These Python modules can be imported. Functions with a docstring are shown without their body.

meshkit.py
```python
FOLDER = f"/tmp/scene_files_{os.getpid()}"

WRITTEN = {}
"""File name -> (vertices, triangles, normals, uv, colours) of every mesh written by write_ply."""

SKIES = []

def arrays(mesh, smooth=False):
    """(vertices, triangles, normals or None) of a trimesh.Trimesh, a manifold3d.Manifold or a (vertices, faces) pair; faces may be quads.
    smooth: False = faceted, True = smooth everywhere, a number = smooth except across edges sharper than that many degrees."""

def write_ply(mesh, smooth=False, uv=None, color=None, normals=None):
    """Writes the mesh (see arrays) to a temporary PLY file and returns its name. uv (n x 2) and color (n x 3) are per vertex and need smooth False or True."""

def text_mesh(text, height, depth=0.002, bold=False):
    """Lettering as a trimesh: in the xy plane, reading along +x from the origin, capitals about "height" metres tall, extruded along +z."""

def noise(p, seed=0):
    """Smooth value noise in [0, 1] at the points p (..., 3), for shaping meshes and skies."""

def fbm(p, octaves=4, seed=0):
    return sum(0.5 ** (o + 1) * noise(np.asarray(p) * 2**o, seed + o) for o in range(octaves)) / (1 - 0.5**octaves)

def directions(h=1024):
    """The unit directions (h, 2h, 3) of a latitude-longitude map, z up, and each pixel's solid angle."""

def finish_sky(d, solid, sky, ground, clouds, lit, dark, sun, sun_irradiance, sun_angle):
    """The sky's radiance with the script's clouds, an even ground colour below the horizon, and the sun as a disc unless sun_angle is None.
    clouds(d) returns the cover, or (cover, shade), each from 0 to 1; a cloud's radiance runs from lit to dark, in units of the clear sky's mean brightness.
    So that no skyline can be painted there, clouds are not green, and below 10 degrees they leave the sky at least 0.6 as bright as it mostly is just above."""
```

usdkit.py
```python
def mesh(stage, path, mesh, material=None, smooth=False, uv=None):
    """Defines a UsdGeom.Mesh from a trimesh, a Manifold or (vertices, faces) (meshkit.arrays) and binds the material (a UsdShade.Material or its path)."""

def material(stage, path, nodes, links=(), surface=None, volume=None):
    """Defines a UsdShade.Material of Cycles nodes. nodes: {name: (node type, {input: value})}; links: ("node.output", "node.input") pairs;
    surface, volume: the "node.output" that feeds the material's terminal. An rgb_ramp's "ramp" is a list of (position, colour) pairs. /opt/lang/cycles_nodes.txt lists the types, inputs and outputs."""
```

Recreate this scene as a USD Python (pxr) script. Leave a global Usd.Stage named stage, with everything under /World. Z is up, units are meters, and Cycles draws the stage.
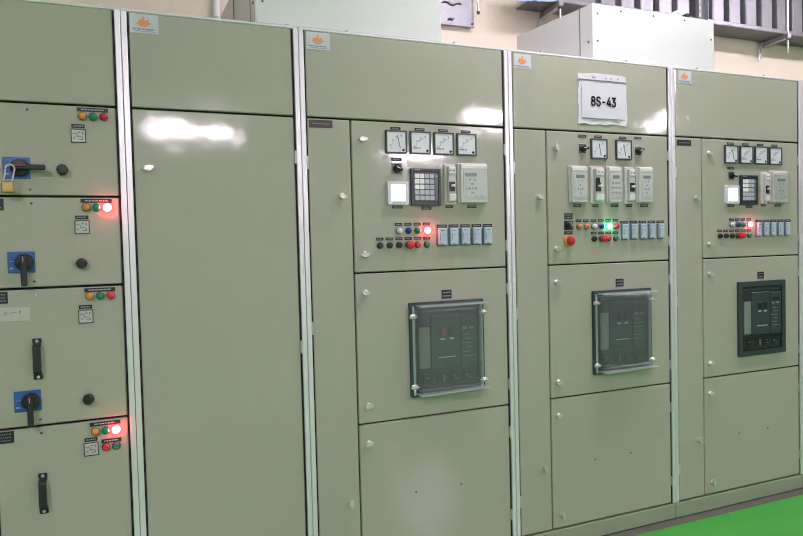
import math, random
import numpy as np, trimesh, manifold3d as m3
from shapely.geometry import Polygon, Point, box as sbox
from shapely import affinity
from scipy.spatial.transform import Rotation
from pxr import Usd, UsdGeom, UsdLux, UsdShade, Gf, Sdf
import usdkit, meshkit

random.seed(7)
stage = Usd.Stage.CreateInMemory()
UsdGeom.SetStageUpAxis(stage, 'Z'); UsdGeom.SetStageMetersPerUnit(stage, 1.0)
UsdGeom.Xform.Define(stage, '/World'); UsdGeom.Scope.Define(stage, '/World/Looks')

# ------------------------------------------------------------------ camera
EYE = (-0.6628, -2.6033, 1.4434)
RIGHT = (0.92004045, -0.39100586, -0.02529788); UP = (0.03655504, 0.0213729, 0.99910306); FWD = (0.39011446, 0.92014, -0.03395717)
cam = UsdGeom.Camera.Define(stage, '/World/camera')
cam.CreateHorizontalApertureAttr(36.0); cam.CreateVerticalApertureAttr(36.0 * 536 / 803)
cam.CreateFocalLengthAttr(36.0 * 670.77 / 803); cam.CreateClippingRangeAttr(Gf.Vec2f(0.05, 100))
cam.AddTransformOp().Set(Gf.Matrix4d(*RIGHT, 0, *UP, 0, *[-a for a in FWD], 0, *EYE, 1))
cam.CreateExposureAttr(3.0)

# ------------------------------------------------------------------ light: the room's ceiling lamps (built further down) and a little sky-coloured ambient
LAMP = 14.0                       # radiance of a lamp's diffuser
LAMPS = [  # x, y, z, length, diffuser depth, strength
    (0.27, -6.45, 3.02, 1.0, .08, 1.0), (3.66, -4.70, 2.98, 0.42, .05, 1.0), (4.10, -7.85, 3.00, 1.0, .11, 1.0), (6.10, -4.40, 3.00, 0.3, .025, 0.8),
    (1.45, -0.55, 3.45, 1.2, .035, 0.42), (4.1, -0.55, 3.45, 1.2, .035, 0.5), (-2.4, -4.2, 3.62, 1.2, .035, 1.5)]
LAMP_RGB = (1.02, 0.88, 1.02)      # the camera's white balance lies towards the green floor's bounce

# ------------------------------------------------------------------ materials
def lin(c):
    c = np.asarray(c, float) / 255
    return tuple(np.where(c < 0.04045, c / 12.92, ((c + 0.055) / 1.055) ** 2.4))
M = {}
def plain(name, rgb, rough=0.5, metallic=0.0, spec=0.5, **kw):
    M[name] = usdkit.material(stage, f'/World/Looks/{name}', {'p': ('principled_bsdf', dict(base_color=lin(rgb), roughness=rough, metallic=metallic, specular_ior_level=spec, **kw))}, [], surface='p.BSDF')
def emit(name, rgb, strength):
    M[name] = usdkit.material(stage, f'/World/Looks/{name}', {'e': ('emission', dict(color=lin(rgb), strength=strength))}, [], surface='e.emission')
def bumpy(name, rgb, rgb2, rough, scale_col, waves, metallic=0.0, spec=0.5):
    """principled with two-tone noise colour and bump waves: list of (scale, distance)"""
    nodes = {'g': ('geometry', {}), 'nc': ('noise_texture', dict(scale=scale_col, detail=3)),
             'mx': ('mix_color', dict(a=lin(rgb), b=lin(rgb2))),
             'p': ('principled_bsdf', dict(roughness=rough, metallic=metallic, specular_ior_level=spec))}
    links = [('g.position', 'nc.vector'), ('nc.fac', 'mx.fac'), ('mx.result', 'p.base_color')]
    last = None
    for i, (s, d) in enumerate(waves):
        nodes[f'n{i}'] = ('noise_texture', dict(scale=s, detail=1)); nodes[f'b{i}'] = ('bump', dict(strength=1.0, distance=d))
        links += [('g.position', f'n{i}.vector'), (f'n{i}.fac', f'b{i}.height')]
        if last: links.append((last, f'b{i}.normal'))
        last = f'b{i}.normal'
    if last: links.append((last, 'p.normal'))
    M[name] = usdkit.material(stage, f'/World/Looks/{name}', nodes, links, surface='p.BSDF')

bumpy('paint', (170, 170, 155), (164, 164, 150), 0.075, 1.5, [(3.5, 0.0032), (14.0, 0.0004), (260.0, 0.00003)])
bumpy('plinth_paint', (150, 163, 138), (142, 154, 130), 0.35, 6.0, [(60.0, 0.0002)])
bumpy('post_metal', (238, 234, 240), (230, 226, 232), 0.33, 9.0, [(30.0, 0.0004)], metallic=0.5)
bumpy('box_paint', (214, 216, 215), (208, 210, 209), 0.3, 2.0, [(5.0, 0.002)])
bumpy('galvanised', (168, 168, 174), (150, 150, 157), 0.42, 14.0, [(20.0, 0.0006)], metallic=0.55)
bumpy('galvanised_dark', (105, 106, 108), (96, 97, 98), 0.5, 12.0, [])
bumpy('wall_paint', (235, 224, 206), (230, 218, 199), 0.75, 1.2, [(30.0, 0.001)])
bumpy('room_paint', (190, 188, 182), (182, 180, 175), 0.8, 1.0, [])
bumpy('floor_green', (70, 173, 68), (60, 163, 60), 0.22, 2.5, [(5.0, 0.0012)])
bumpy('concrete', (104, 108, 94), (78, 80, 68), 0.85, 18.0, [(70.0, 0.002)])
bumpy('paper', (214, 212, 219), (206, 205, 213), 0.28, 12.0, [(38.0, 0.0022)])
bumpy('masking_tape', (184, 187, 172), (174, 177, 162), 0.6, 30.0, [(120.0, 0.0004)])
bumpy('brass', (192, 166, 116), (174, 148, 98), 0.35, 60.0, [(200.0, 0.0002)], metallic=0.8)
plain('gasket', (14, 14, 13), 0.7); plain('black_plastic', (26, 27, 28), 0.38); plain('black_soft', (32, 34, 35), 0.55)
plain('name_black', (30, 30, 33), 0.45); plain('engraving', (158, 158, 165), 0.6); plain('dark_brown', (70, 58, 58), 0.45)
plain('chrome', (216, 216, 214), 0.22, 0.5); plain('steel', (206, 207, 210), 0.3, 0.5)
plain('meter_frame', (58, 62, 66), 0.4); plain('sheet_paper', (206, 205, 214), 0.3); plain('dial', (206, 208, 214), 0.3); plain('ink', (52, 54, 60), 0.6); plain('ink_soft', (120, 122, 132), 0.6)
plain('switch_plate', (172, 174, 172), 0.35); plain('device_white', (214, 216, 226), 0.35); plain('relay_grey', (194, 194, 188), 0.35)
plain('relay_face', (184, 186, 185), 0.4); plain('relay_light', (214, 213, 209), 0.35); plain('key_grey', (140, 146, 144), 0.5); plain('lcd', (112, 128, 120), 0.3)
plain('annunciator_frame', (52, 52, 62), 0.35); plain('window_grey', (176, 174, 186), 0.3); plain('window_white', (226, 224, 224), 0.3); plain('annunciator_strip', (108, 116, 128), 0.4); plain('led_green', (96, 196, 140), 0.4)
plain('block_blue', (176, 190, 206), 0.3); plain('block_side', (92, 112, 130), 0.4); plain('block_ink', (96, 112, 128), 0.6)
plain('isolator_blue', (44, 92, 158), 0.4); plain('amber', (206, 138, 58), 0.3); plain('amber_off', (196, 122, 62), 0.3); plain('lamp_green', (28, 132, 88), 0.25); plain('lamp_red', (176, 34, 48), 0.25)
plain('red_bright', (235, 52, 74), 0.3); plain('button_red', (206, 44, 56), 0.4); plain('button_green', (52, 122, 96), 0.4); plain('lamp_white', (206, 208, 226), 0.25); plain('lamp_blue', (30, 58, 150), 0.25)
plain('estop_yellow', (214, 148, 60), 0.45); plain('estop_red', (168, 36, 48), 0.4); plain('lamp_bezel', (120, 122, 118), 0.3, 0.6); plain('button_bezel', (72, 76, 74), 0.35, 0.4)
plain('breaker_frame', (50, 62, 64), 0.45); plain('breaker_face', (40, 50, 53), 0.5); plain('breaker_panel', (48, 60, 62), 0.42); plain('breaker_grey', (118, 128, 118), 0.45); plain('breaker_dark', (20, 25, 28), 0.5)
plain('breaker_mark', (176, 186, 186), 0.5); plain('dark_red', (130, 62, 66), 0.4)
plain('sticker', (188, 193, 196), 0.4); plain('sticker_orange', (218, 142, 92), 0.5); plain('sticker_blue', (118, 134, 158), 0.5)
plain('mimic_white', (182, 185, 180), 0.45); plain('white_plastic', (236, 236, 238), 0.4); plain('blue_film', (150, 172, 208), 0.4); plain('screw_grey', (92, 94, 86), 0.4, 0.5)
plain('lamp_housing', (228, 228, 226), 0.5)
emit('lit_red', (255, 40, 62), 11.0); emit('lit_red_core', (255, 176, 190), 11.0); emit('lit_green', (40, 255, 170), 5.0); emit('lit_green_core', (190, 255, 232), 9.0)
emit('screen_light', (226, 238, 255), 2.2); emit('screen_dim', (206, 222, 255), 1.1)
def clear(name, tint, haze_rgb, haze, rough, hi):
    M[name] = usdkit.material(stage, f'/World/Looks/{name}', {
        't': ('transparent_bsdf', dict(color=tint)), 'g': ('glossy_bsdf', dict(color=(1, 1, 1), roughness=rough)), 'd': ('diffuse_bsdf', dict(color=lin(haze_rgb))),
        'w': ('layer_weight', dict(blend=0.5)), 'r': ('map_range', dict(from_min=0.25, from_max=1.0, to_min=0.035, to_max=hi, clamp=True)),
        'm0': ('mix_closure', dict(fac=haze)), 'm': ('mix_closure', {})},
        [('t.BSDF', 'm0.closure1'), ('d.BSDF', 'm0.closure2'), ('w.facing', 'r.value'), ('r.result', 'm.fac'), ('m0.closure', 'm.closure1'), ('g.BSDF', 'm.closure2')], surface='m.closure')
clear('clear_cover', (0.955, 0.96, 0.965), (176, 176, 188), 0.09, 0.12, 0.55)
clear('clear_hood', (0.985, 0.985, 0.985), (190, 190, 192), 0.02, 0.1, 0.12)
clear('clear_edge', (0.88, 0.92, 0.92), (192, 208, 202), 0.5, 0.15, 0.5)

# ------------------------------------------------------------------ prims
used = {}
origin = {}
def numbered(path):
    n = used.get(path, 0); used[path] = n + 1
    return path if n == 0 else f'{path}_{n:03d}'
def keys(prim, **kw):
    for k, v in kw.items():
        if v: prim.SetCustomDataByKey(k, v)
    return prim
def thing(name, label, category, loc=(0, 0, 0), group=None):
    path = numbered('/World/' + name)
    x = UsdGeom.Xform.Define(stage, path); x.AddTranslateOp().Set(Gf.Vec3d(*loc))
    origin[path] = np.array(loc, float)
    keys(x.GetPrim(), label=label, category=category, group=group)
    return path
def part(parent, name, mesh, mat, smooth=False, label=None, kind=None):
    """mesh in world coordinates; becomes a child of parent"""
    path = numbered(f'{parent}/{name}')
    o = origin[parent]; origin[path] = o
    v, f, n = meshkit.arrays(mesh, False)
    tm = trimesh.Trimesh(v - o, f, process=False)
    if smooth: tm.merge_vertices()
    p = usdkit.mesh(stage, path, tm, M[mat], smooth=smooth)
    keys(p.GetPrim(), label=label, kind=kind)
    return path
def struct(name, mesh, mat, label, smooth=False, category=None):
    path = numbered('/World/' + name); origin[path] = np.zeros(3)
    p = usdkit.mesh(stage, path, mesh, M[mat], smooth=smooth)
    keys(p.GetPrim(), label=label, kind='structure', category=category)
    return path
cat = trimesh.util.concatenate

# ------------------------------------------------------------------ shapes (x right, z up, fronts face -y)
def bx(x0, x1, y0, y1, z0, z1, b=0.0):
    if b <= 0:
        m = trimesh.creation.box([x1 - x0, y1 - y0, z1 - z0]); m.apply_translation([(x0 + x1) / 2, (y0 + y1) / 2, (z0 + z1) / 2]); return m
    pts = []
    for sx, X in ((1, x0), (-1, x1)):
        for sy, Y in ((1, y0), (-1, y1)):
            for sz, Z in ((1, z0), (-1, z1)):
                pts += [(X, Y + sy * b, Z + sz * b), (X + sx * b, Y, Z + sz * b), (X + sx * b, Y + sy * b, Z)]
    return trimesh.convex.convex_hull(np.array(pts))
def slab(cx, cz, w, h, y0, y1, b=0.0):
    """front at y0 (towards the viewer), back at y1"""
    return bx(cx - w / 2, cx + w / 2, y0, y1, cz - h / 2, cz + h / 2, b)
def front(poly, y0, y1):
    """polygon in (x, z) as a plate from y0 (front) to y1 (back)"""
    gs = getattr(poly, 'geoms', [poly]); out = []
    for g in gs:
        m = trimesh.creation.extrude_polygon(g, y1 - y0, engine='earcut')
        v = m.vertices.copy(); m.vertices = np.stack([v[:, 0], y1 - v[:, 2], v[:, 1]], 1); out.append(m)
    m = cat(out); m.fix_normals(); return m
def ring(cx, cz, w, h, t, y0, y1, r=0.0):
    o = sbox(cx - w / 2 + r, cz - h / 2 + r, cx + w / 2 - r, cz + h / 2 - r)
    if r: o = o.buffer(r, quad_segs=4)
    return front(o.difference(sbox(cx - w / 2 + t, cz - h / 2 + t, cx + w / 2 - t, cz + h / 2 - t)), y0, y1)
def lathe(cx, cz, y, prof, n=24):
    """profile (radius, distance out of the front surface), revolved about the -y axis through (cx, cz)"""
    m = trimesh.creation.revolve(np.array(prof, float), sections=n)
    v = m.vertices.copy(); m.vertices = np.stack([cx + v[:, 0], y - v[:, 2], cz + v[:, 1]], 1)
    m.fix_normals(); return m
def tube(a, b, r, n=8):
    return trimesh.creation.cylinder(radius=r, segment=[a, b], sections=n)
def path_tube(pts, r, n=8):
    return cat([tube(a, b, r, n) for a, b in zip(pts[:-1], pts[1:])] + [trimesh.creation.icosphere(1, r).apply_translation(p) for p in pts[1:-1]])
def turn(m, ang, c, axis=(0, 1, 0)):
    m.apply_transform(trimesh.transformations.rotation_matrix(math.radians(ang), axis, c)); return m
def text(s, h, cx, cz, y, bold=False, depth=0.0006, sx=1.0):
    m = meshkit.text_mesh(s, h, depth, bold)
    b = m.bounds; v = m.vertices - [(b[0, 0] + b[1, 0]) / 2, (b[0, 1] + b[1, 1]) / 2, 0]
    m.vertices = np.stack([cx + v[:, 0] * sx, y - v[:, 2], cz + v[:, 1]], 1)
    m.fix_normals(); return m

# ------------------------------------------------------------------ the setting
WY = 1.03
struct('floor', bx(-7, 10, -10, -0.068, -0.10, 0.0), 'floor_green', 'glossy green painted floor in front of the cabinets')
struct('trim_1', bx(-7, 10, -0.068, WY, -0.10, -0.004), 'concrete', 'bare grey concrete strip between the cabinets and the green floor')
struct('wall_back', bx(-7, 10, WY, WY + 0.15, -0.1, 4.3), 'wall_paint', 'cream painted wall behind and above the cabinets')
struct('wall_front', bx(-7, 10, -10.15, -10, -0.1, 4.3), 'room_paint', 'plain wall across the room from the cabinets')
struct('wall_left', bx(-7.15, -7, -10.15, WY + 0.15, -0.1, 4.3), 'room_paint', 'plain wall at the left end of the room')
struct('wall_right', bx(10, 10.15, -10.15, WY + 0.15, -0.1, 4.3), 'room_paint', 'plain wall at the right end of the room')
struct('ceiling', bx(-7.15, 10.15, -10.15, WY + 0.15, 4.3, 4.4), 'room_paint', 'plain ceiling above the cabinets and lamps')
where = ['far left lamp hanging across the aisle', 'middle lamp hanging across the aisle', 'rearmost lamp hanging across the aisle', 'right lamp hanging across the aisle',
         'lamp hanging in front of the right pale box', 'rightmost lamp hanging near the cabinets', 'leftmost lamp hanging in the room']
for (x, y, z, L, dd, s), w in zip(LAMPS, where):
    t = thing('ceiling_lamp', 'white batten ' + w, 'lamp', (x, y, z))
    part(t, 'housing', bx(x - L / 2 - .02, x + L / 2 + .02, y - .13, y + .13, z + .015, z + .08, .01), 'lamp_housing')
    e = f'lamp_light_{int(s * 100)}'
    if e not in M: M[e] = usdkit.material(stage, f'/World/Looks/{e}', {'e': ('emission', dict(color=LAMP_RGB, strength=LAMP * s))}, [], surface='e.emission')
    part(t, 'diffuser', bx(x - L / 2, x + L / 2, y - .11, y + .11, z + .015 - dd, z + .015, .008), e)
    for sx in (-.4, .4): part(t, 'hanging_rod', tube((x + sx * L, y, z + .07), (x + sx * L, y, 4.3), .006), 'galvanised')

# ------------------------------------------------------------------ cabinets
TOP, MID, LOW = 2.301, 1.960, 0.083
GAP = 0.004
def cabinet(label, x0, x1, depth=0.9, lip=True):
    t = thing('switchgear_cabinet', label, 'cabinet', ((x0 + x1) / 2, 0, 0))
    part(t, 'carcass', bx(x0 + .001, x1 - .001, .024, depth, LOW, TOP - .004), 'paint')
    part(t, 'gasket', bx(x0 + .0003, x1 - .0003, .0185, .0245, LOW + .002, TOP - .012), 'gasket')
    for a, b in ((x0 + .0207, x0 + .0277), (x1 - .0277, x1 - .0207)): part(t, 'rubber_strip', bx(a, b, .003, .018, LOW + .002, TOP - .002), 'gasket')
    part(t, 'plinth', bx(x0 + .0012, x1 - .0012, 0.0, depth, 0.0, LOW - .005, .003), 'plinth_paint')
    part(t, 'roof', bx(x0 + .001, x1 - .001, 0, depth, TOP + .0005, TOP + .010, .002), 'box_paint')
    for s, X in ((1, x0), (-1, x1)):
        a, b = sorted((X + s * .0010, X + s * .0205))
        prof = Polygon([(a, .02), (b, .02), (b, -.003), (b - .0018, -.005), (a + .0018, -.005), (a, -.003)])
        m = trimesh.creation.extrude_polygon(prof, TOP - LOW, engine='earcut'); m.apply_translation([0, 0, LOW])
        part(t, 'corner_post', m, 'post_metal')
    return t
def panel(t, name, x0, x1, z0, z1, b=.0035):
    return part(t, name, bx(x0, x1, 0.0, .017, z0, z1, b), 'paint')
def lock(door, x, z, ang=0.0):
    base = lathe(x, z, 0, [(0, 0), (.0135, 0), (.0135, .004), (.011, .007), (0, .007)], 16)
    wing = front(Polygon([(x - .017, z - .003), (x - .009, z - .008), (x + .009, z - .008), (x + .018, z - .002), (x + .017, z + .004), (x + .006, z + .009), (x - .009, z + .008), (x - .017, z + .003)]), -.019, -.006)
    part(door, 'lock', cat([base, turn(wing, ang, [x, 0, z])]), 'chrome', smooth=30)
def hinges(door, x, zs):
    for z in zs:
        part(door, 'hinge', cat([bx(x - .0045, x + .0045, -.004, .014, z - .022, z + .022, .002), tube((x, -.003, z - .026), (x, -.003, z + .026), .0042)]), 'steel')
def screw(t, x, z, mat='screw_grey'):
    part(t, 'screw', lathe(x, z, 0, [(0, 0), (.0045, 0), (.0042, .0015), (.0025, .0026), (0, .003)], 10), mat, smooth=40)
def roof_bolt(t, x, y=.009):
    part(t, 'roof_bolt', trimesh.creation.cylinder(radius=.007, segment=[(x, y, TOP + .010), (x, y, TOP + .018)], sections=6), 'chrome')
def plate(t, x, z, w, h, mat='name_black', ink='engraving', rows=1, y=0.0):
    p = part(t, 'nameplate', slab(x, z, w, h, y - .002, y), mat)
    dash = []
    rr = random.Random(int(abs(x * 1000) + z * 7777))
    for k in range(rows):
        zz = z + h * (.5 - (k + .5) / rows) * (.8 if rows > 1 else 1); e = x - w * .36
        while e < x + w * .3:
            l = min(rr.uniform(.05, .14) * max(w, .03), x + w * .38 - e); dash.append(slab(e + l / 2, zz, l, min(h / rows * .3, .004), y - .0024, y - .0018)); e += l + .0022
    part(p, 'engraving', cat(dash), ink)
    return p
def sticker(t, x, z, w=.097, h=.068):
    s = part(t, 'logo_sticker', slab(x, z, w, h, -.0012, 0), 'sticker', label='white sticker with an orange flower emblem')
    ex, ez = x - .002, z + .006
    def petal(ang, l, wd):
        p = Polygon([(0, 0), (-wd, l * .4), (-wd * .8, l * .8), (0, l), (wd * .8, l * .8), (wd, l * .4)])
        return affinity.translate(affinity.rotate(p, ang, origin=(0, 0)), ex, ez - .012)
    em = petal(0, .022, .0066)
    for a, l in ((38, .027), (-38, .027), (68, .026), (-68, .026)): em = em.union(petal(a, l, .0056))
    em = em.union(sbox(ex - .011, ez - .017, ex + .011, ez - .0135)).union(Point(ex, ez + .0145).buffer(.005))
    part(s, 'emblem', front(em, -.0018, -.001), 'sticker_orange')
    part(s, 'caption', cat([slab(x - .004 + d, z - .020, .013, .0045, -.0018, -.001) for d in (-.03, -.0145, .001, .0165, .0305)] + [slab(x, z - .027, .07, .0018, -.0018, -.001)]), 'sticker_blue')

def indicator(t, x, z, mat, core=None, r=.0145):
    p = part(t, 'indicator_lamp', lathe(x, z, 0, [(0, 0), (r, 0), (r, .006), (r * .9, .008), (0, .008)]), 'lamp_bezel', smooth=30)
    prof = [(0, .007), (r * .86, .007), (r * .86, .013), (r * .7, .0175), (r * .4, .02), (0, .021)]
    part(p, 'lens', lathe(x, z, 0, prof), core or mat, smooth=60)
    if core: part(p, 'lens_ring', lathe(x, z, 0, [(r * .80, .0075), (r * .97, .0075), (r * .97, .0125), (r * .86, .014), (r * .80, .0075)]), mat, smooth=30)
def button(t, x, z, mat, r=.0142):
    p = part(t, 'push_button', lathe(x, z, 0, [(0, 0), (r, 0), (r, .006), (r * .86, .009), (r * .8, .009), (0, .009)]), 'button_bezel', smooth=30)
    part(p, 'cap', lathe(x, z, 0, [(0, .008), (r * .78, .008), (r * .78, .013), (r * .68, .0145), (0, .0145)]), mat, smooth=30)
def mushroom(t, x, z, mat='button_red', r=.0185):
    p = part(t, 'mushroom_button', lathe(x, z, 0, [(0, 0), (.0142, 0), (.0142, .007), (.012, .01), (0, .01)]), 'button_bezel', smooth=30)
    part(p, 'cap', lathe(x, z, 0, [(0, .009), (r * .55, .009), (r * .55, .022), (r * .92, .024), (r, .028), (r * .92, .034), (r * .6, .038), (0, .039)]), mat, smooth=40)
def meter(t, x, z, kind):
    p = part(t, 'panel_meter', ring(x, z, .095, .095, .0055, -.011, 0), 'meter_frame')
    part(p, 'dial', slab(x, z, .084, .084, -.008, 0), 'dial')
    px, pz, R = x + .027, z - .029, .05
    arc = []
    for k in range(10):
        a0, a1 = math.radians(90 + 9 * k), math.radians(90 + 9 * k + 7)
        w = .0011 if k % 3 else .002
        arc.append(front(Polygon([(px + R * math.cos(a0), pz + R * math.sin(a0)), (px + (R + w) * math.cos(a0), pz + (R + w) * math.sin(a0)), (px + (R + w) * math.cos(a1), pz + (R + w) * math.sin(a1)), (px + R * math.cos(a1), pz + R * math.sin(a1))]), -.0086, -.0078))
    for a in (95, 118, 141, 165):
        c, s = math.cos(math.radians(a)), math.sin(math.radians(a))
        arc.append(slab(px + (R + .007) * c, pz + (R + .007) * s, .006, .0045, -.0086, -.0078))
    part(p, 'scale', cat(arc), 'ink_soft')
    fr = lambda u, v: (x - .042 + u * .084, z + .042 - v * .084)
    a, b = {'volt': ((.56, .16), (.70, .80)), 'amp': ((.40, .44), (.64, .26)), 'sync': ((.48, .2), (.62, .86))}[kind]
    from shapely.geometry import LineString
    part(p, 'needle', front(LineString([fr(*a), fr(*b)]).buffer(.0010, quad_segs=2), -.0096, -.0079), 'ink' if kind != 'amp' else 'ink_soft')
    part(p, 'adjuster', lathe(px + .004, pz - .004, -.008, [(0, 0), (.0058, 0), (.0052, .003), (0, .0036)], 14), 'ink')
    if kind == 'amp':
        part(p, 'caption', cat([slab(x - .014 + d, z - .0225, l, .0055, -.0086, -.0078) for d, l in ((-.018, .010), (-.005, .011), (.0085, .009))]), 'ink_soft')
def rotary(t, x, z, ang=0, w=.048):
    p = part(t, 'rotary_switch', slab(x, z, w, w, -.004, 0, .0015), 'switch_plate')
    part(p, 'legend', ring(x, z, w * .86, w * .86, .004, -.0048, -.0036), 'ink')
    part(p, 'knob', lathe(x, z, -.004, [(0, 0), (.018, 0), (.018, .006), (.0145, .010), (.014, .014), (0, .014)]), 'black_plastic', smooth=30)
    hnd = bx(x - .017, x + .019, -.033, -.016, z - .0055, z + .0055, .003)
    part(p, 'handle', turn(hnd, ang, [x, 0, z]), 'black_plastic')
    mk = bx(x - .013, x + .004, -.0338, -.0325, z - .0015, z + .0015)
    part(p, 'pointer', turn(mk, ang, [x, 0, z]), 'white_plastic')
def trim(x, w, d):
    """widths were measured over a device's base edge and its front edge together: take the lean of a front d metres out off again"""
    lean = d * (x + .6628) / 2.6033
    return x - lean / 2, w - lean
def power_meter(t, x, z, scr='screen_light'):
    x -= .003
    p = part(t, 'power_meter', ring(x, z, .094, .097, .015, -.016, 0, .006), 'device_white', label='white digital meter with a bright backlit screen')
    part(p, 'screen', slab(x, z + .001, .0650, .0670, -.010, 0), scr)
    part(p, 'keys', cat([slab(x + d, z - .0405,   .011, .006, -.018, -.0155) for d in (-.024, -.008, .008, .024)]), 'relay_grey')
def annunciator(t, x, z):
    h = .157; x, w = trim(x, .145, .016)
    p = part(t, 'alarm_annunciator', cat([ring(x, z, w, h, .011, -.016, 0), slab(x, z, w - .02, h - .02, -.008, 0)]), 'annunciator_frame', label='dark alarm panel with a grid of pale windows')
    X = lambda f: x - w / 2 + f * w
    Z = lambda f: z + h / 2 - f * h
    for r in range(5):
        for c in range(4):
            lit = (r, c) in ((0, 1), (1, 0), (1, 1), (2, 0), (2, 1), (0, 0))
            part(p, 'alarm_window', slab(X(.105 + .171 * (c + .5)), Z(.125 + .148 * (r + .5)), .0215, .0195, -.0135, -.006, .0015), 'window_white' if lit else 'window_grey')
    part(p, 'side_strip', slab(X(.865), Z(.495), .0145, .115, -.011, -.006), 'annunciator_strip')
    part(p, 'status_light', slab(X(.865), Z(.2), .012, .008, -.0125, -.0105), 'led_green')
    part(p, 'side_key', cat([slab(X(.865), Z(.34 + .1 * k), .010, .006, -.0125, -.0105) for k in range(5)]), 'ink_soft')
    part(p, 'maker_mark', slab(X(.2), Z(.035), .028, .003, -.0166, -.0155), 'engraving')
def test_switch(t, x, z, w=.060, h=.172, big=False):
    x, w = trim(x, w, .012)
    p = part(t, 'moulded_breaker', slab(x, z, w, h, -.012, 0, .003), 'relay_grey', label='slim grey breaker with a black toggle')
    part(p, 'body', slab(x + .002, z, w * .66, h * .88, -.03, -.01, .003), 'relay_face')
    k = .18 if big else 0
    part(p, 'terminal_cover', slab(x + .002, z + h * .34, w * .6, h * .17, -.034, -.028, .002), 'relay_light')
    part(p, 'screw', cat([lathe(x + .002 + d, z + h * .34, -.034, [(0, 0), (.005, 0), (.004, .0015), (0, .002)], 12) for d in (-w * .15, w * .15)]), 'key_grey', smooth=30)
    part(p, 'toggle_slot', slab(x - w * (.12 if big else .0), z - h * .06, w * (.36 if big else .5), h * .24, -.0325, -.028), 'black_plastic')
    part(p, 'toggle', slab(x - w * (.05 if big else 0), z - h * .04, w * .26, h * .06, -.046, -.031, .002), 'relay_light')
    if big: part(p, 'rating_label', slab(x - w * .16, z + h * .12, w * .3, h * .14, -.0325, -.029), 'black_plastic')
    part(p, 'lower_cover', slab(x + .002, z - h * .33, w * .6, h * .16, -.033, -.028, .002), 'relay_light')
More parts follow.
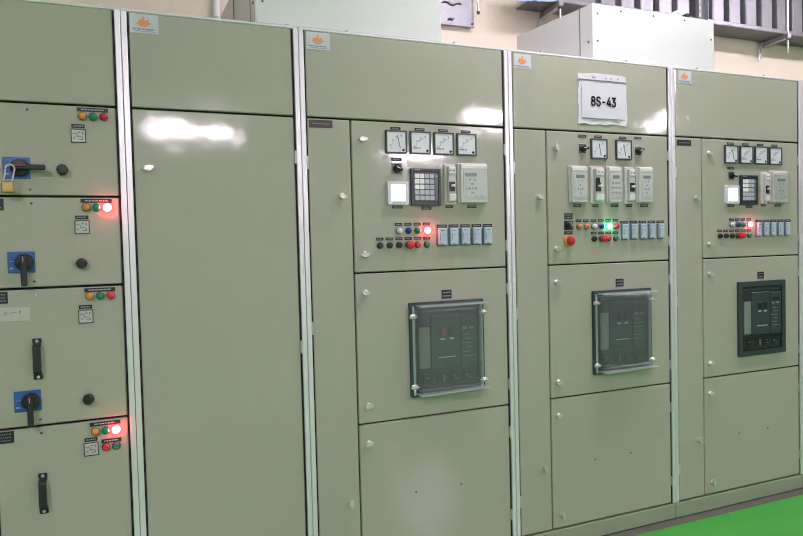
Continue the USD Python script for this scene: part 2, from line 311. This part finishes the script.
def relay(t, x, z, w, h=.176, cross=True, cover=False):
    x, w = trim(x, w, .022)
    p = part(t, 'protection_relay', slab(x, z, w, h, -.01, 0, .003), 'relay_grey', label='off-white protection relay with a keypad')
    part(p, 'body', slab(x + .003, z, w * .93, h * .97, -.022, -.008, .004), 'relay_grey')
    part(p, 'top_band', slab(x + .003, z + h * .4, w * .9, h * .1, -0.0245, -.021, .002), 'relay_light')
    fx, fz, fw, fh = x + w * .05, z - h * .03, w * .8, h * .66
    part(p, 'face', slab(fx, fz, fw, fh, -0.0245, -.021), 'relay_face')
    part(p, 'display', slab(fx - fw * (.19 if w > .13 else .0), fz + fh * .36, fw * (.5 if w > .13 else .62), fh * .13, -0.0255, -0.0240), 'lcd')
    bxs = []
    s = min(1.0, w / .157 + .12)
    cx = fx - (fw * .12 if w > .13 else 0); cz = fz - fh * .14
    if cross:
        for dx, dz in ((0, .019), (0, -.019), (.016, 0), (-.016, 0), (0, 0), (-.013, .038), (.014, .038)):
            bxs.append(slab(cx + dx * s, cz + dz, .0095 * s if dx or not dz else .013 * s, .0065 if dz or not dx else .010, -0.0265, -0.0240, .001))
    else:
        for r in range(3):
            for c in (-.3, .0, .3): bxs.append(slab(fx + c * fw, fz + fh * (.12 - .2 * r), .012, .008, -0.0265, -0.0240, .001))
    part(p, 'key', cat(bxs), 'key_grey', label='grey rubber keys')
    part(p, 'status_light', cat([lathe(fx - fw * .41, fz + fh * (.18 - .115 * k), -0.0245, [(0, 0), (.0026, 0), (.002, .0012), (0, .0015)], 8) for k in range(6)]), 'key_grey')
    part(p, 'lower_print', cat([slab(fx + fw * d, fz - fh * .44, fw * .14, .0022, -0.0249, -0.0240) for d in (.0, .26)]), 'ink_soft')
    if cover:
        part(p, 'clear_hood', cat([ring(x + .004, z, w * .98, h * 1.0, .003, -.032, -.008), slab(x + .004, z, w * .98, h, -.034, -.032)]), 'clear_hood')
def test_block(t, x, z, w=.053, h=.077):
    x, w = trim(x, w, .018)
    p = part(t, 'test_block', slab(x, z, w + .002, h, -.008, 0, .002), 'block_side')
    part(p, 'cover', slab(x + .0015, z + .001, w - .004, h - .004, -.018, -.006, .003), 'block_blue')
    part(p, 'print', cat([slab(x, z + h * .36, w * .4, .003, -.0186, -.0175), slab(x - w * .26, z, .0022, h * .4, -.0186, -.0175), slab(x - w * .1, z - h * .4, w * .36, .004, -.0186, -.0175), slab(x + w * .05, z + h * .1, w * .3, .0015, -.0186, -.0175)]), 'block_ink')
def breaker(t, x, z, cover):
    w, h = .357, .403
    p = part(t, 'circuit_breaker', ring(x, z, w, h, .027, -.014, 0, .004), 'breaker_frame', label='large dark circuit breaker set in the door')
    part(p, 'front_face', slab(x, z, w - .04, h - .04, -.006, 0), 'breaker_face')
    part(p, 'inner_frame', cat([ring(x, z + .029, .305, .285, .006, -.0135, -.005), ring(x, z - .134, .300, .072, .005, -.0135, -.005)]), 'breaker_dark')
    part(p, 'main_panel', slab(x - .012, z + .026, .140, .232, -.014, -.005, .003), 'breaker_panel')
    part(p, 'grey_plate', slab(x - .112, z + .004, .053, .177, -.012, -.005, .002), 'breaker_grey', label='pale grey upright plate')
    part(p, 'trip_unit', slab(x + .104, z + .022, .082, .226, -.0125, -.005, .002), 'breaker_panel')
    part(p, 'top_shroud', slab(x, z + .158, .285, .012, -.012, -.005), 'breaker_panel')
    part(p, 'push_pad', slab(x - .024, z + .068, .026, .038, -.0195, -.013, .003), 'dark_red' if cover == 1 else 'breaker_dark')
    part(p, 'push_pad', slab(x + .016, z + .070, .026, .040, -.0195, -.013, .003), 'breaker_dark')
    part(p, 'flag_window', slab(x - .026, z + .037, .022, .008, -.0152, -.013), 'breaker_mark'); part(p, 'flag_window', slab(x + .018, z + .037, .022, .008, -.0152, -.013), 'breaker_mark')
    part(p, 'maker_strip', slab(x - .006, z - .042, .082, .0045, -.0148, -.0135), 'breaker_mark')
    ticks = [slab(x + .100 + d, z + .078, .022, .010, -.0137, -.012) for d in (-.018, .016)]
    for k in range(6): ticks.append(slab(x + .092 + .01 * (k % 2), z + .05 - .019 * k, .03 + .012 * (k % 3), .0035, -.0133, -.012))
    part(p, 'setting_marks', cat(ticks), 'breaker_grey')
    part(p, 'trip_screen', slab(x + .104, z + .100, .05, .018, -.0137, -.012), 'breaker_dark')
    for d in (-.10, -.035, .03, .09): part(p, 'racking_port', slab(x + d, z - .134, .042, .038, -.0105, -.005, .003), 'breaker_dark')
    part(p, 'racking_key', slab(x - .022, z - .134, .007, .03, -.0150, -.0095, .002), 'breaker_grey')
    part(p, 'lower_marks', cat([slab(x + d, z - .134 + e, .014, .004, -.0112, -.0095) for d, e in ((-.1, .008), (.03, .01), (.036, -.006), (.09, .004), (.105, -.008))]), 'breaker_grey')
    if cover:
        c0, c1, z0, z1, r = x - .158, x + .160, z - .180, z + .187, .024
        def shell(dx, ya):
            pts = [m3.Manifold.sphere(r - dx * .5, 20).translate([X, Y, Z]) for X in (c0 + r + dx, c1 - r - dx) for Z in (z0 + r + dx, z1 - r - dx) for Y in (ya + r + dx, .02)]
            return m3.Manifold.batch_hull(pts)
        sh = shell(0, -.052) - shell(.003, -.052)
        sh = sh ^ m3.Manifold.cube([1, .2, 1]).translate([x - .5, -.2145, z - .5])
        part(p, 'clear_cover', sh, 'clear_cover', smooth=35, label='clear plastic cover with rounded corners')
        lo = front(Polygon([(x - .158, z - .190), (x + .164, z - .184), (x + .164, z - .180), (x - .158, z - .184)]), -.078, -.010)
        part(p, 'cover_flange', lo, 'clear_edge', label='clear ledge along the bottom of the cover')
        up = front(Polygon([(x - .150, z + .183), (x + .176, z + .183), (x + .176, z + .190), (x - .150, z + .190)]), -.058, -.010)
        part(p, 'cover_flange', up, 'clear_edge', label='clear ledge along the top of the cover')
        part(p, 'cover_rim', bx(x + .160, x + .172, -.016, -.0142, z - .195, z + .186), 'clear_edge'); part(p, 'cover_rim', bx(x - .168, x - .158, -.016, -.0142, z - .195, z + .186), 'clear_edge')
        for X, s in ((x - .166, -1), (x + .170, 1)):
            for Z in (z + .142, z - .158):
                part(p, 'cover_clip', cat([bx(X - .013, X + .013, -.023, -.011, Z - .010, Z + .010, .003), tube((X - .018, -.024, Z), (X + .018, -.024, Z), .0055)]), 'chrome')

# cabinet 1: four stacked drawers
A = cabinet('leftmost green-grey cabinet with four stacked drawer doors and blue isolators', -1.084, -0.6200)
XL, XR = -1.058, -0.648
panel(A, 'header_panel', XL, XR, MID + GAP, TOP)
Zs = [(1.642, MID), (1.328, 1.642), (0.852, 1.328), (LOW, 0.852)]
for k, (z0, z1) in enumerate(Zs):
    d = panel(A, 'drawer_door', XL, XR, z0 + GAP, z1 - GAP)
    screw(d, -.924, z1 - .024, 'chrome' if k == 2 else 'screw_grey')
    if k < 3: screw(d, -.925, z0 + .023)
    zt = z1 - .015
    if k == 3: zt = z1 - .016
    plate(A, -.722, zt, .1, .014)
    zl = z1 - (.039 if k < 2 else .036 if k == 2 else .041)
    indicator(A, -.755, zl, 'amber'); indicator(A, -.721, zl, 'lamp_green')
    if k in (1, 3): indicator(A, -.687, zl, 'lit_red', 'lit_red_core')
    else: indicator(A, -.687, zl, 'lamp_red' if k == 0 else 'red_bright')
    zm = z1 - (.107 if k < 3 else .102)
    plate(A, -.770, zm + .034, .042, .013)
    mp = part(A, 'mimic_plate', slab(-.770, zm, .048, .048, -.002, 0), 'mimic_white', label='white plate with a black circuit diagram')
    part(mp, 'border', ring(-.770, zm, .048, .048, .003, -.0028, -.0015), 'ink')
    mm = [slab(-.770 + a, zm + b, c, e, -.0026, -.0015) for a, b, c, e in ((-.012, .008, .014, .003), (.002, .012, .008, .004), (-.004, 0, .003, .012), (.004, -.002, .012, .003), (.013, .010, .004, .010), (.013, -.008, .004, .009), (.006, -.012, .012, .003), (-.013, -.008, .006, .005))]
    part(mp, 'diagram', cat(mm), 'ink_soft')
    if k: plate(A, -1.029, z1 - (.028 if k < 3 else .026), .046, .040, ink='ink_soft', rows=3)
def isolator(x, z, vertical):
    p = part(A, 'isolator_switch', slab(x, z, .082, .072, -.004, 0, .0015), 'isolator_blue', label='blue isolator plate with a black rotary handle')
    part(p, 'legend', slab(x - .03, z - .02, .012, .005, -.0046, -.0035), 'engraving'); part(p, 'legend', slab(x - .026, z + .004, .02, .0015, -.0046, -.0035), 'engraving')
    hx = x + .010
    part(p, 'rotor', lathe(hx, z, -.004, [(0, 0), (.029, 0), (.029, .012), (.024, .022), (0, .024)]), 'black_plastic', smooth=30)
    part(p, 'knob_rib', cat([turn(bx(hx - .024, hx + .024, -.034, -.024, z - .008, z + .008, .003), 90 if vertical else 0, [hx, 0, z])]), 'black_plastic')
    h = bx(hx - .022, hx + .080, -.048, -.030, z - .0088, z + .0088, .003)
    part(p, 'handle', turn(h, 90 if vertical else 0, [hx, 0, z]), 'black_soft')
    if vertical: part(p, 'pointer', bx(hx - .0012, hx + .0012, -.0545, -.0515, z + .002, z + .02), 'engraving')
    else: part(p, 'lock_slot', bx(hx - .020, hx + .022, -.0545, -.051, z + .002, z + .0065), 'dark_red')
def knob(x, z):
    g = [(0, 0), (.018, 0), (.018, .008), (.0165, .014), (.0165, .026), (.013, .030), (0, .031)]
    p = part(A, 'round_knob', lathe(x, z, 0, g, 20), 'black_plastic', smooth=30)
    part(p, 'grip', cat([turn(bx(x + .0155, x + .0185, -.026, -.013, z - .002, z + .002), a, [x, 0, z]) for a in range(0, 360, 30)]), 'black_soft')
isolator(-.963, 1.737, False); isolator(-.961, 1.418, True); isolator(-.960, .943, True)
knob(-.824, 1.733); knob(-.776, 1.409); knob(-.772, .930)
def pull(x, z):
    prof = Polygon([(0, -.070), (-.006, -.070), (-.008, -.052), (-.030, -.046), (-.034, -.040), (-.034, .040), (-.030, .046), (-.008, .052), (-.006, .070), (0, .070), (0, .050), (-.022, .038), (-.024, .034), (-.024, -.034), (-.022, -.038), (0, -.050)])
    m = trimesh.creation.extrude_polygon(prof, .024, engine='earcut'); v = m.vertices.copy()
    m.vertices = np.stack([x - .012 + v[:, 2], v[:, 0], z + v[:, 1]], 1); m.fix_normals()
    p = part(A, 'pull_handle', m, 'black_soft', label='black bow handle')
    for s in (-1, 1):
        part(p, 'foot', slab(x, z + s * .062, .028, .017, -.007, 0, .002), 'black_plastic')
        part(p, 'screw', lathe(x, z + s * .062, -.007, [(0, 0), (.0055, 0), (.005, .002), (0, .003)], 12), 'chrome', smooth=40)
pull(-.925, 1.085); pull(-.925, .618)
tp = part(A, 'masking_tape', turn(slab(-1.0, 1.243, .115, .046, -.0008, 0), 1.5, [-1.0, 0, 1.243]), 'masking_tape', label='strip of pale masking tape with faint handwriting')
part(tp, 'handwriting', cat([turn(slab(-1.0 + d, 1.247 + e, l, q, -.0012, -.0007), a, [-1.0 + d, 0, 1.247 + e]) for d, e, l, q, a in ((-.046, -.004, .002, .012, 20), (-.036, .001, .009, .002, 10), (-.036, -.003, .002, .012, -15), (-.018, 0, .002, .013, 15), (-.013, .002, .008, .002, -20), (-.013, -.004, .008, .002, 0), (.008, .001, .022, .002, 0), (.028, .003, .006, .005, 0), (.028, -.001, .002, .012, 0))]), 'ink_soft')
zl = .7515
plate(A, -.704, .772, .066, .014)
button(A, -.722, zl, 'button_red'); button(A, -.688, zl, 'button_green')
# the padlock on the topmost isolator
t = thing('padlock', 'small brass padlock hanging from the topmost isolator handle', 'padlock', (-.985, -.05, 1.65))
part(t, 'body', bx(-1.004, -.967, -.058, -.042, 1.649, 1.687, .004), 'brass')
part(t, 'keyway_cap', bx(-.997, -.974, -.0592, -.0575, 1.655, 1.668, .0004), 'brass')
sh = [(-.9975, -.05, 1.683), (-.990, -.0515, 1.728)] + [(-.9765 - .0135 * math.cos(a), -.057, 1.7285 + .0135 * math.sin(a)) for a in np.linspace(.3, math.pi - .3, 6)] + [(-.9635, -.0515, 1.728), (-.9735, -.05, 1.683)]
part(t, 'shackle', path_tube(sh, .0029), 'steel', smooth=40)

# cabinet 2: one blank tall door
B = cabinet('cabinet with one tall blank door, second from the left', -0.6200, 0.0240)
XL, XR = -.592, -.004
h = panel(B, 'header_panel', XL, XR, MID + GAP, TOP); sticker(B, -.541, 2.263)
d = panel(B, 'door', XL, XR, LOW + GAP, MID - GAP); lock(d, -.546, 1.746, -8); hinges(d, XR + .004, (1.80, 1.05, .25))

# cabinets 3 to 5
def switch_cabinet(label, x0, x1, xd):
    t = cabinet(label, x0, x1)
    xl, xr = x0 + .028, x1 - .028
    panel(t, 'header_panel', xl, xr, MID + GAP, TOP)
    dn = panel(t, 'side_door', xl, xd - .003, LOW + GAP, MID - GAP)
    dc = panel(t, 'instrument_door', xd + .003, xr, 1.333 + GAP * .8, MID - GAP)
    db = panel(t, 'breaker_door', xd + .003, xr, .705 + GAP * .8, 1.333 - GAP * .8)
    dl = panel(t, 'lower_door', xd + .003, xr, LOW + GAP, .705 - GAP * .8)
    hinges(dn, xl - .004, (1.78, 1.12, .25)); hinges(dc, xr + .004, (1.86, 1.43)); hinges(db, xr + .004, (1.235, .80)); hinges(dl, xr + .004, (.58, .20))
    lock(dn, xd - .044, 1.647, 10); lock(dn, xd - .044, .386, 70)
    lock(dc, xd + .049, 1.880, 75 if 1 < xd < 2 else 0); lock(dc, xd + .046, 1.408, -8)
    lock(db, xd + .044, 1.251, 6); lock(db, xd + .045, .780, -10)
    lock(dl, xd + .042, .622, -12); lock(dl, xd + .051, .149, 80)
    for dx in (.252, .470): screw(t, xd + dx, .383)
    return t
C = switch_cabinet('cabinet with four meters in a row beside the blank tall door', 0.0240, 0.9815, .231)
D = switch_cabinet('cabinet carrying the paper sign, with two meters and an emergency stop', 0.9815, 1.9430, 1.183)
E = switch_cabinet('four-meter cabinet at the right whose breaker has no clear cover', 1.9430, 2.8960, 2.147)
sticker(C, .106, 2.262); sticker(D, 1.062, 2.260, .090, .066); sticker(E, 2.036, 2.262, .086, .064)
plate(C, .106, 1.936, .097, .030, 'dark_brown', 'ink_soft'); plate(E, 2.025, 1.930, .095, .028, 'name_black', 'ink_soft')
def meters_cabinet(t, o, dz, scr, hood):
    """o: x of the first instrument column"""
    for k, kind in enumerate(('volt', 'amp', 'amp', 'amp')):
        x = o + .111 * k; meter(t, x, 1.875 + dz, kind); plate(t, x, 1.932 + dz, .046, .011)
    plate(t, o + .001, 1.803 + dz, .047, .013); rotary(t, o + .001, 1.764 + dz, 25)
    power_meter(t, o + .003, 1.662 + dz, scr); plate(t, o, 1.604 + dz, .047, .012)
    annunciator(t, o + .134, 1.687 + dz); plate(t, o + .134, 1.599 + dz, .047, .013)
    test_switch(t, o + .248, 1.700 + dz); plate(t, o + .244, 1.605 + dz, .034, .011)
    relay(t, o + .362, 1.706 + dz, .157, .176, cover=hood); plate(t, o + .355, 1.605 + dz, .045, .012)
    zl, zb = 1.504 + dz * .8, 1.4445 + dz
    for k, m in enumerate(('lamp_white', 'lamp_blue', 'lamp_green', 'lit_red')):
        x = o + .003 + .043 * k; plate(t, x, 1.531 + dz * .8, .032, .012)
        indicator(t, x, zl, m, 'lit_red_core' if m == 'lit_red' else None)
    for k, m in enumerate(('black_plastic', 'black_plastic', 'black_plastic', None, 'button_red', 'button_green')):
        x = o - .083 + .043 * k; plate(t, x, 1.471 + dz, .032, .012)
        if m: button(t, x, zb, m)
        else: mushroom(t, x, zb)
    for k in range(5):
        x = o + .206 + .0565 * k; test_block(t, x, 1.475 + dz * .9); plate(t, x, 1.5215 + dz * .9, .047, .013)
meters_cabinet(C, .429, 0, 'screen_light', False); meters_cabinet(E, 2.350, .005, 'screen_dim', True)
plate(C, .650, 1.226, .048, .038, rows=2); breaker(C, .646, .997, 1)
plate(D, 1.598, 1.233, .048, .038, rows=2); breaker(D, 1.606, .999, 2)
plate(E, 2.569, 1.231, .048, .036, rows=2); breaker(E, 2.568, .999, 0)
# cabinet 4's instruments
for x, k in ((1.481, 'sync'), (1.630, 'sync')): meter(D, x, 1.880, k); plate(D, x - .001, 1.939, .043, .011)
rotary(D, 1.386, 1.879, 0); rotary(D, 1.722, 1.879, -20); plate(D, 1.388, 1.938, .045, .012); plate(D, 1.725, 1.942, .041, .011)
relay(D, 1.358, 1.709, .114); test_switch(D, 1.468, 1.707, .085, .176, True); relay(D, 1.572, 1.710, .100, .176, cross=False); test_switch(D, 1.664, 1.707, .064, .178); relay(D, 1.762, 1.711, .114, .178)
for x, w in ((1.352, .044), (1.459, .033), (1.573, .045), (1.664, .035), (1.758, .046)): plate(D, x, 1.609, w, .013)
plate(D, 1.300, 1.560, .046, .028, rows=2); plate(D, 1.298, 1.482, .046, .014)
p = part(D, 'selector_switch', slab(1.300, 1.517, .050, .043, -.004, 0, .001), 'name_black')
part(p, 'knob', lathe(1.300, 1.517, -.004, [(0, 0), (.017, 0), (.017, .006), (.013, .012), (0, .012)]), 'black_plastic', smooth=30)
part(p, 'handle', turn(bx(1.282, 1.318, -.034, -.015, 1.5135, 1.5205, .002), 60, [1.300, 0, 1.517]), 'key_grey')
p = part(D, 'emergency_stop', lathe(1.299, 1.444, 0, [(0, 0), (.029, 0), (.029, .006), (.026, .010), (0, .010)], 28), 'estop_yellow', smooth=30, label='red emergency stop on an orange-yellow ring')
part(p, 'mushroom_head', lathe(1.299, 1.444, 0, [(0, .009), (.012, .009), (.012, .014), (.019, .015), (.0215, .019), (.020, .025), (.013, .029), (0, .030)], 28), 'estop_red', smooth=40)
for k, m in enumerate(('amber_off', 'amber_off', 'lamp_white', 'lamp_blue', 'lit_green', 'lamp_red')):
    x = 1.357 + .044 * k; plate(D, x, 1.538, .032, .012); indicator(D, x, 1.510, m, 'lit_green_core' if m == 'lit_green' else None)
for k, m in enumerate(('black_plastic', None, 'button_red', 'button_green')):
    x = 1.446 + .0433 * k; plate(D, x, 1.478, .033, .012)
    if m: button(D, x, 1.451, m)
    else: mushroom(D, x, 1.451)
for k in range(5): test_block(D, 1.636 + .0572 * k, 1.481); plate(D, 1.630 + .0575 * k, 1.5285, .046, .012)
# cabinet 6, of which only the left edge shows
F = cabinet('cabinet cut off by the right picture edge', 2.8960, 3.8500)
panel(F, 'header_panel', 2.924, 3.822, MID + GAP, TOP); d = panel(F, 'door', 2.924, 3.822, LOW + GAP, MID - GAP); lock(d, 3.77, 1.2)
for t, xs in ((B, (-.283, -.015)), (C, (.23, .719)), (D, (1.169, 1.665, 1.881)), (E, (2.129, 2.616))):
    for x in xs: roof_bolt(t, x)

# ------------------------------------------------------------------ the paper sign on cabinet 4
t = thing('paper_sign', 'white paper sign 8S-43 in a clear sleeve on the cabinet header', 'sign', (1.51, 0, 1.994))
def sheet(x0, x1, z0, z1, y, wob, seed, th=.0012, n=26, skew=0.0):
    gx, gz = np.meshgrid(np.linspace(0, 1, n), np.linspace(0, 1, n), indexing='ij')
    X = x0 + (x1 - x0) * gx; Z = z0 + (z1 - z0) * gz + skew * (gx - .5)
    q = np.stack([X * 22, Z * 22, 0 * X], -1)
    edge = (meshkit.noise(np.stack([gx * 9, gz * 9, 0 * gx + 5], -1), seed + 3) - .5) * .007
    X = X + edge * ((gx < .01) | (gx > .99)); Z = Z + edge * ((gz < .01) | (gz > .99))
    Y = y - wob * meshkit.fbm(q, 3, seed)
    f = np.stack([X, Y, Z], -1).reshape(-1, 3); b = f + [0, th, 0]
    idx = np.arange(n * n).reshape(n, n); a, b_, c, d_ = idx[:-1, :-1].ravel(), idx[1:, :-1].ravel(), idx[1:, 1:].ravel(), idx[:-1, 1:].ravel()
    F_ = np.vstack([np.stack([a, b_, c], 1), np.stack([a, c, d_], 1)]); Bk = F_[:, ::-1] + n * n
    rim = np.concatenate([idx[:, 0], idx[-1, 1:], idx[-2::-1, -1], idx[0, -2:0:-1]]); nx = np.roll(rim, -1)
    S = np.vstack([np.stack([rim, rim + n * n, nx], 1), np.stack([nx, rim + n * n, nx + n * n], 1)])
    m = trimesh.Trimesh(np.vstack([f, b]), np.vstack([F_, Bk, S]), process=False); m.fix_normals(); return m
part(t, 'sleeve', sheet(1.366, 1.654, 1.998, 2.236, -.0015, .004, 3), 'paper', smooth=40)
part(t, 'paper', sheet(1.384, 1.640, 2.024, 2.196, -.0055, .0015, 9, .0006), 'sheet_paper', smooth=40)
part(t, 'fold_line', cat([bx(1.368, 1.652, -.0078, -.004, 2.2035, 2.2065), bx(1.386, 1.622, -.0085, -.006, 2.0235, 2.0252)]), 'ink_soft')
part(t, 'punch_hole', cat([lathe(x, 2.219, -.004, [(0, 0), (.003, 0), (.003, .003), (0, .003)], 10) for x in (1.45, 1.462, 1.53, 1.56, 1.60)]), 'ink_soft')
part(t, 'lettering', cat([text('8S-43', .0435, 1.511 + d, 2.106, -.0085, bold=True, sx=.80) for d in (-.0007, .0007)]), 'ink')

# ------------------------------------------------------------------ on and above the cabinets
def duct_box(label, x0, x1, depth, z1, side_z):
    t = thing('duct_box', label, 'box', ((x0 + x1) / 2, .02, TOP + .010))
    zb = TOP + .0105
    prof = Polygon([(.032, zb), (depth, zb), (depth, z1 + side_z), (.032, z1)])
    m = trimesh.creation.extrude_polygon(prof, x1 - x0 - .004, engine='earcut'); v = m.vertices.copy()
    m.vertices = np.stack([x0 + .002 + v[:, 2], v[:, 0], v[:, 1]], 1); m.fix_normals()
    part(t, 'body', m, 'box_paint')
    part(t, 'front_cover', bx(x0 + .0025, x1, .019, .0325, zb + .006, z1, .002), 'box_paint')
    part(t, 'side_flange', bx(x0, x0 + .0025, .020, .112, zb + .002, z1 + .001), 'box_paint'); part(t, 'side_flange', bx(x0 - .0012, x0 + .002, .114, .117, zb, z1 + .003), 'galvanised_dark')
    pts = [(x0 + .03, .019, z1 - .045), (x0 + .03, .019, zb + .09), (x1 - .02, .019, z1 - .1)] + [(x0 + f * (x1 - x0), .019, z1 - .02) for f in (.22, .48, .74)]
    for X, Y, Z in pts: part(t, 'screw', lathe(X, Z, Y, [(0, 0), (.005, 0), (.004, .002), (0, .0025)], 10), 'screw_grey', smooth=40)
    part(t, 'side_screw', tube((x0 - .004, .05, zb + .09), (x0 + .002, .05, zb + .09), .005), 'screw_grey')
    return t
duct_box('pale sheet-metal box on top of the cabinets left of centre', -.137, .664, .905, 2.60, .02)
duct_box('pale sheet-metal box on the cabinets behind the paper sign', 1.474, 2.262, .675, 2.577, .035)
part('/World/duct_box', 'side_panel', bx(-.1385, -.135, .50, .505, TOP + .02, 2.60), 'galvanised_dark')

t = thing('wall_pipe', 'white upright pipe on the wall beside the left pale box', 'pipe', (-.139, WY - .02, 2.2))
part(t, 'tube', tube((-.139, WY - .022, 1.5), (-.139, WY - .022, 4.2), .019, 14), 'white_plastic', smooth=40)
part(t, 'bracket', bx(-.164, -.114, WY - .01, WY, 2.60, 2.63, .002), 'white_plastic')

# cable tray along the wall, its front of upright ribs
TY, TB = .80, 2.905
t = thing('cable_tray', 'grey ribbed metal cable tray along the wall at upper right', 'cable tray', (2.9, .9, TB))
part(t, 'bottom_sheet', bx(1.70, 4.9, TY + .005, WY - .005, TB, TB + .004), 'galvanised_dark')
part(t, 'front_lip', bx(1.70, 4.9, TY - .008, TY + .006, TB - .012, TB + .014, .002), 'galvanised')
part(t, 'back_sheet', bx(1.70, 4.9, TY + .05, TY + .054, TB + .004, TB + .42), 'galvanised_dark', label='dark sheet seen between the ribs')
x = 1.77
while x < 4.85:
    part(t, 'rib', bx(x - .052, x + .052, TY, TY + .05, TB + .012, TB + .42, .006), 'galvanised'); x += .1565
part(t, 'top_lip', bx(1.70, 4.9, TY - .006, TY + .06, TB + .42, TB + .44, .002), 'galvanised')
for xa in (1.86, 3.84):
    b = part(t, 'bracket_arm', turn(bx(xa - .016, xa + .016, TY - .03, WY - .002, TB - .045, TB - .013, .002), -8, [xa, TY, TB], (0, 0, 1)), 'galvanised')
    part(b, 'rod', tube((xa, TY - .012, TB - .15), (xa, TY - .012, TB + .75), .006), 'steel'); part(b, 'rod', tube((xa - .03, WY - .03, TB - .15), (xa, WY - .03, TB - .01), .006), 'steel')
    part(b, 'nut', trimesh.creation.cylinder(radius=.013, segment=[(xa, TY - .012, TB - .058), (xa, TY - .012, TB - .044)], sections=6), 'screw_grey')
t = thing('strut_channel', 'upright slotted steel channel in front of the ribbed tray', 'channel', (2.99, TY - .03, TB))
part(t, 'channel', cat([bx(2.952, 3.034, TY - .012, TY - .009, 2.82, 3.8), bx(2.952, 2.955, TY - .045, TY - .012, 2.82, 3.8), bx(3.031, 3.034, TY - .045, TY - .012, 2.82, 3.8)]), 'galvanised')
for k in range(7): part(t, 'slot', turn(bx(2.985, 3.001, TY - .0128, TY - .0115, 2.915 + .045 * k - .009, 2.915 + .045 * k + .009), 35, [2.993, 0, 2.915 + .045 * k]), 'galvanised_dark')

t = thing('trunking_box', 'grey metal wall box between the two pale boxes', 'box', (1.2, .99, 2.745))
part(t, 'body', bx(.95, 1.376, .99, WY, 2.752, 3.15, .003), 'galvanised')
part(t, 'lid_lip', bx(.95, 1.379, .986, 1.0, 2.746, 2.756, .002), 'galvanised')
part(t, 'cable_loop', path_tube([(1.165 + .018 * k, .983, 2.872 + .008 * math.sin(k * 1.3)) for k in range(8)], .004), 'screw_grey', smooth=40)
part(t, 'cable_loop', path_tube([(1.20 + .012 * k, .983, 2.775 + .009 * abs(math.sin(k * 1.5))) for k in range(4)], .005), 'screw_grey', smooth=40)
part(t, 'bolt', lathe(1.366, 2.768, .99, [(0, 0), (.009, 0), (.008, .006), (0, .008)], 8), 'screw_grey')
t = thing('threaded_rod', 'thin steel rod hanging beside the grey wall box', 'rod', (1.384, .95, 2.817))
part(t, 'shaft', tube((1.386, .95, 2.817), (1.386, .95, 4.3), .0065), 'steel', smooth=40); part(t, 'end_nut', tube((1.386, .95, 2.817), (1.386, .95, 2.832), .011, 6), 'screw_grey')
# blue film lying over the left end of the tray
t = thing('plastic_film', 'crumpled pale blue plastic hanging over the tray end above the wall', 'plastic film', (1.65, TY, TB))
fm = sheet(1.548, 1.82, 2.868, 3.02, TY - .012, .03, 21, .002, 18, .03); part(t, 'film', fm, 'blue_film', smooth=50)
# bits on the right box
t = thing('junction_block', 'small white block on top of the right pale box', 'connector', (2.07, .1, 2.58))
part(t, 'block', bx(2.04, 2.078, .05, .09, 2.5795, 2.618, .003), 'white_plastic'); part(t, 'terminal', cat([tube((2.05 + .018 * k, .048, 2.60), (2.05 + .018 * k, .052, 2.60), .004) for k in range(2)]), 'screw_grey')
t = thing('cable_clamp', 'black clamp with a short strap on the right pale box', 'clamp', (2.15, .1, 2.58))
part(t, 'clamp', bx(2.105, 2.132, .05, .085, 2.5795, 2.61, .003), 'black_plastic'); part(t, 'strap', bx(2.079, 2.106, .06, .075, 2.588, 2.596, .002), 'black_soft')
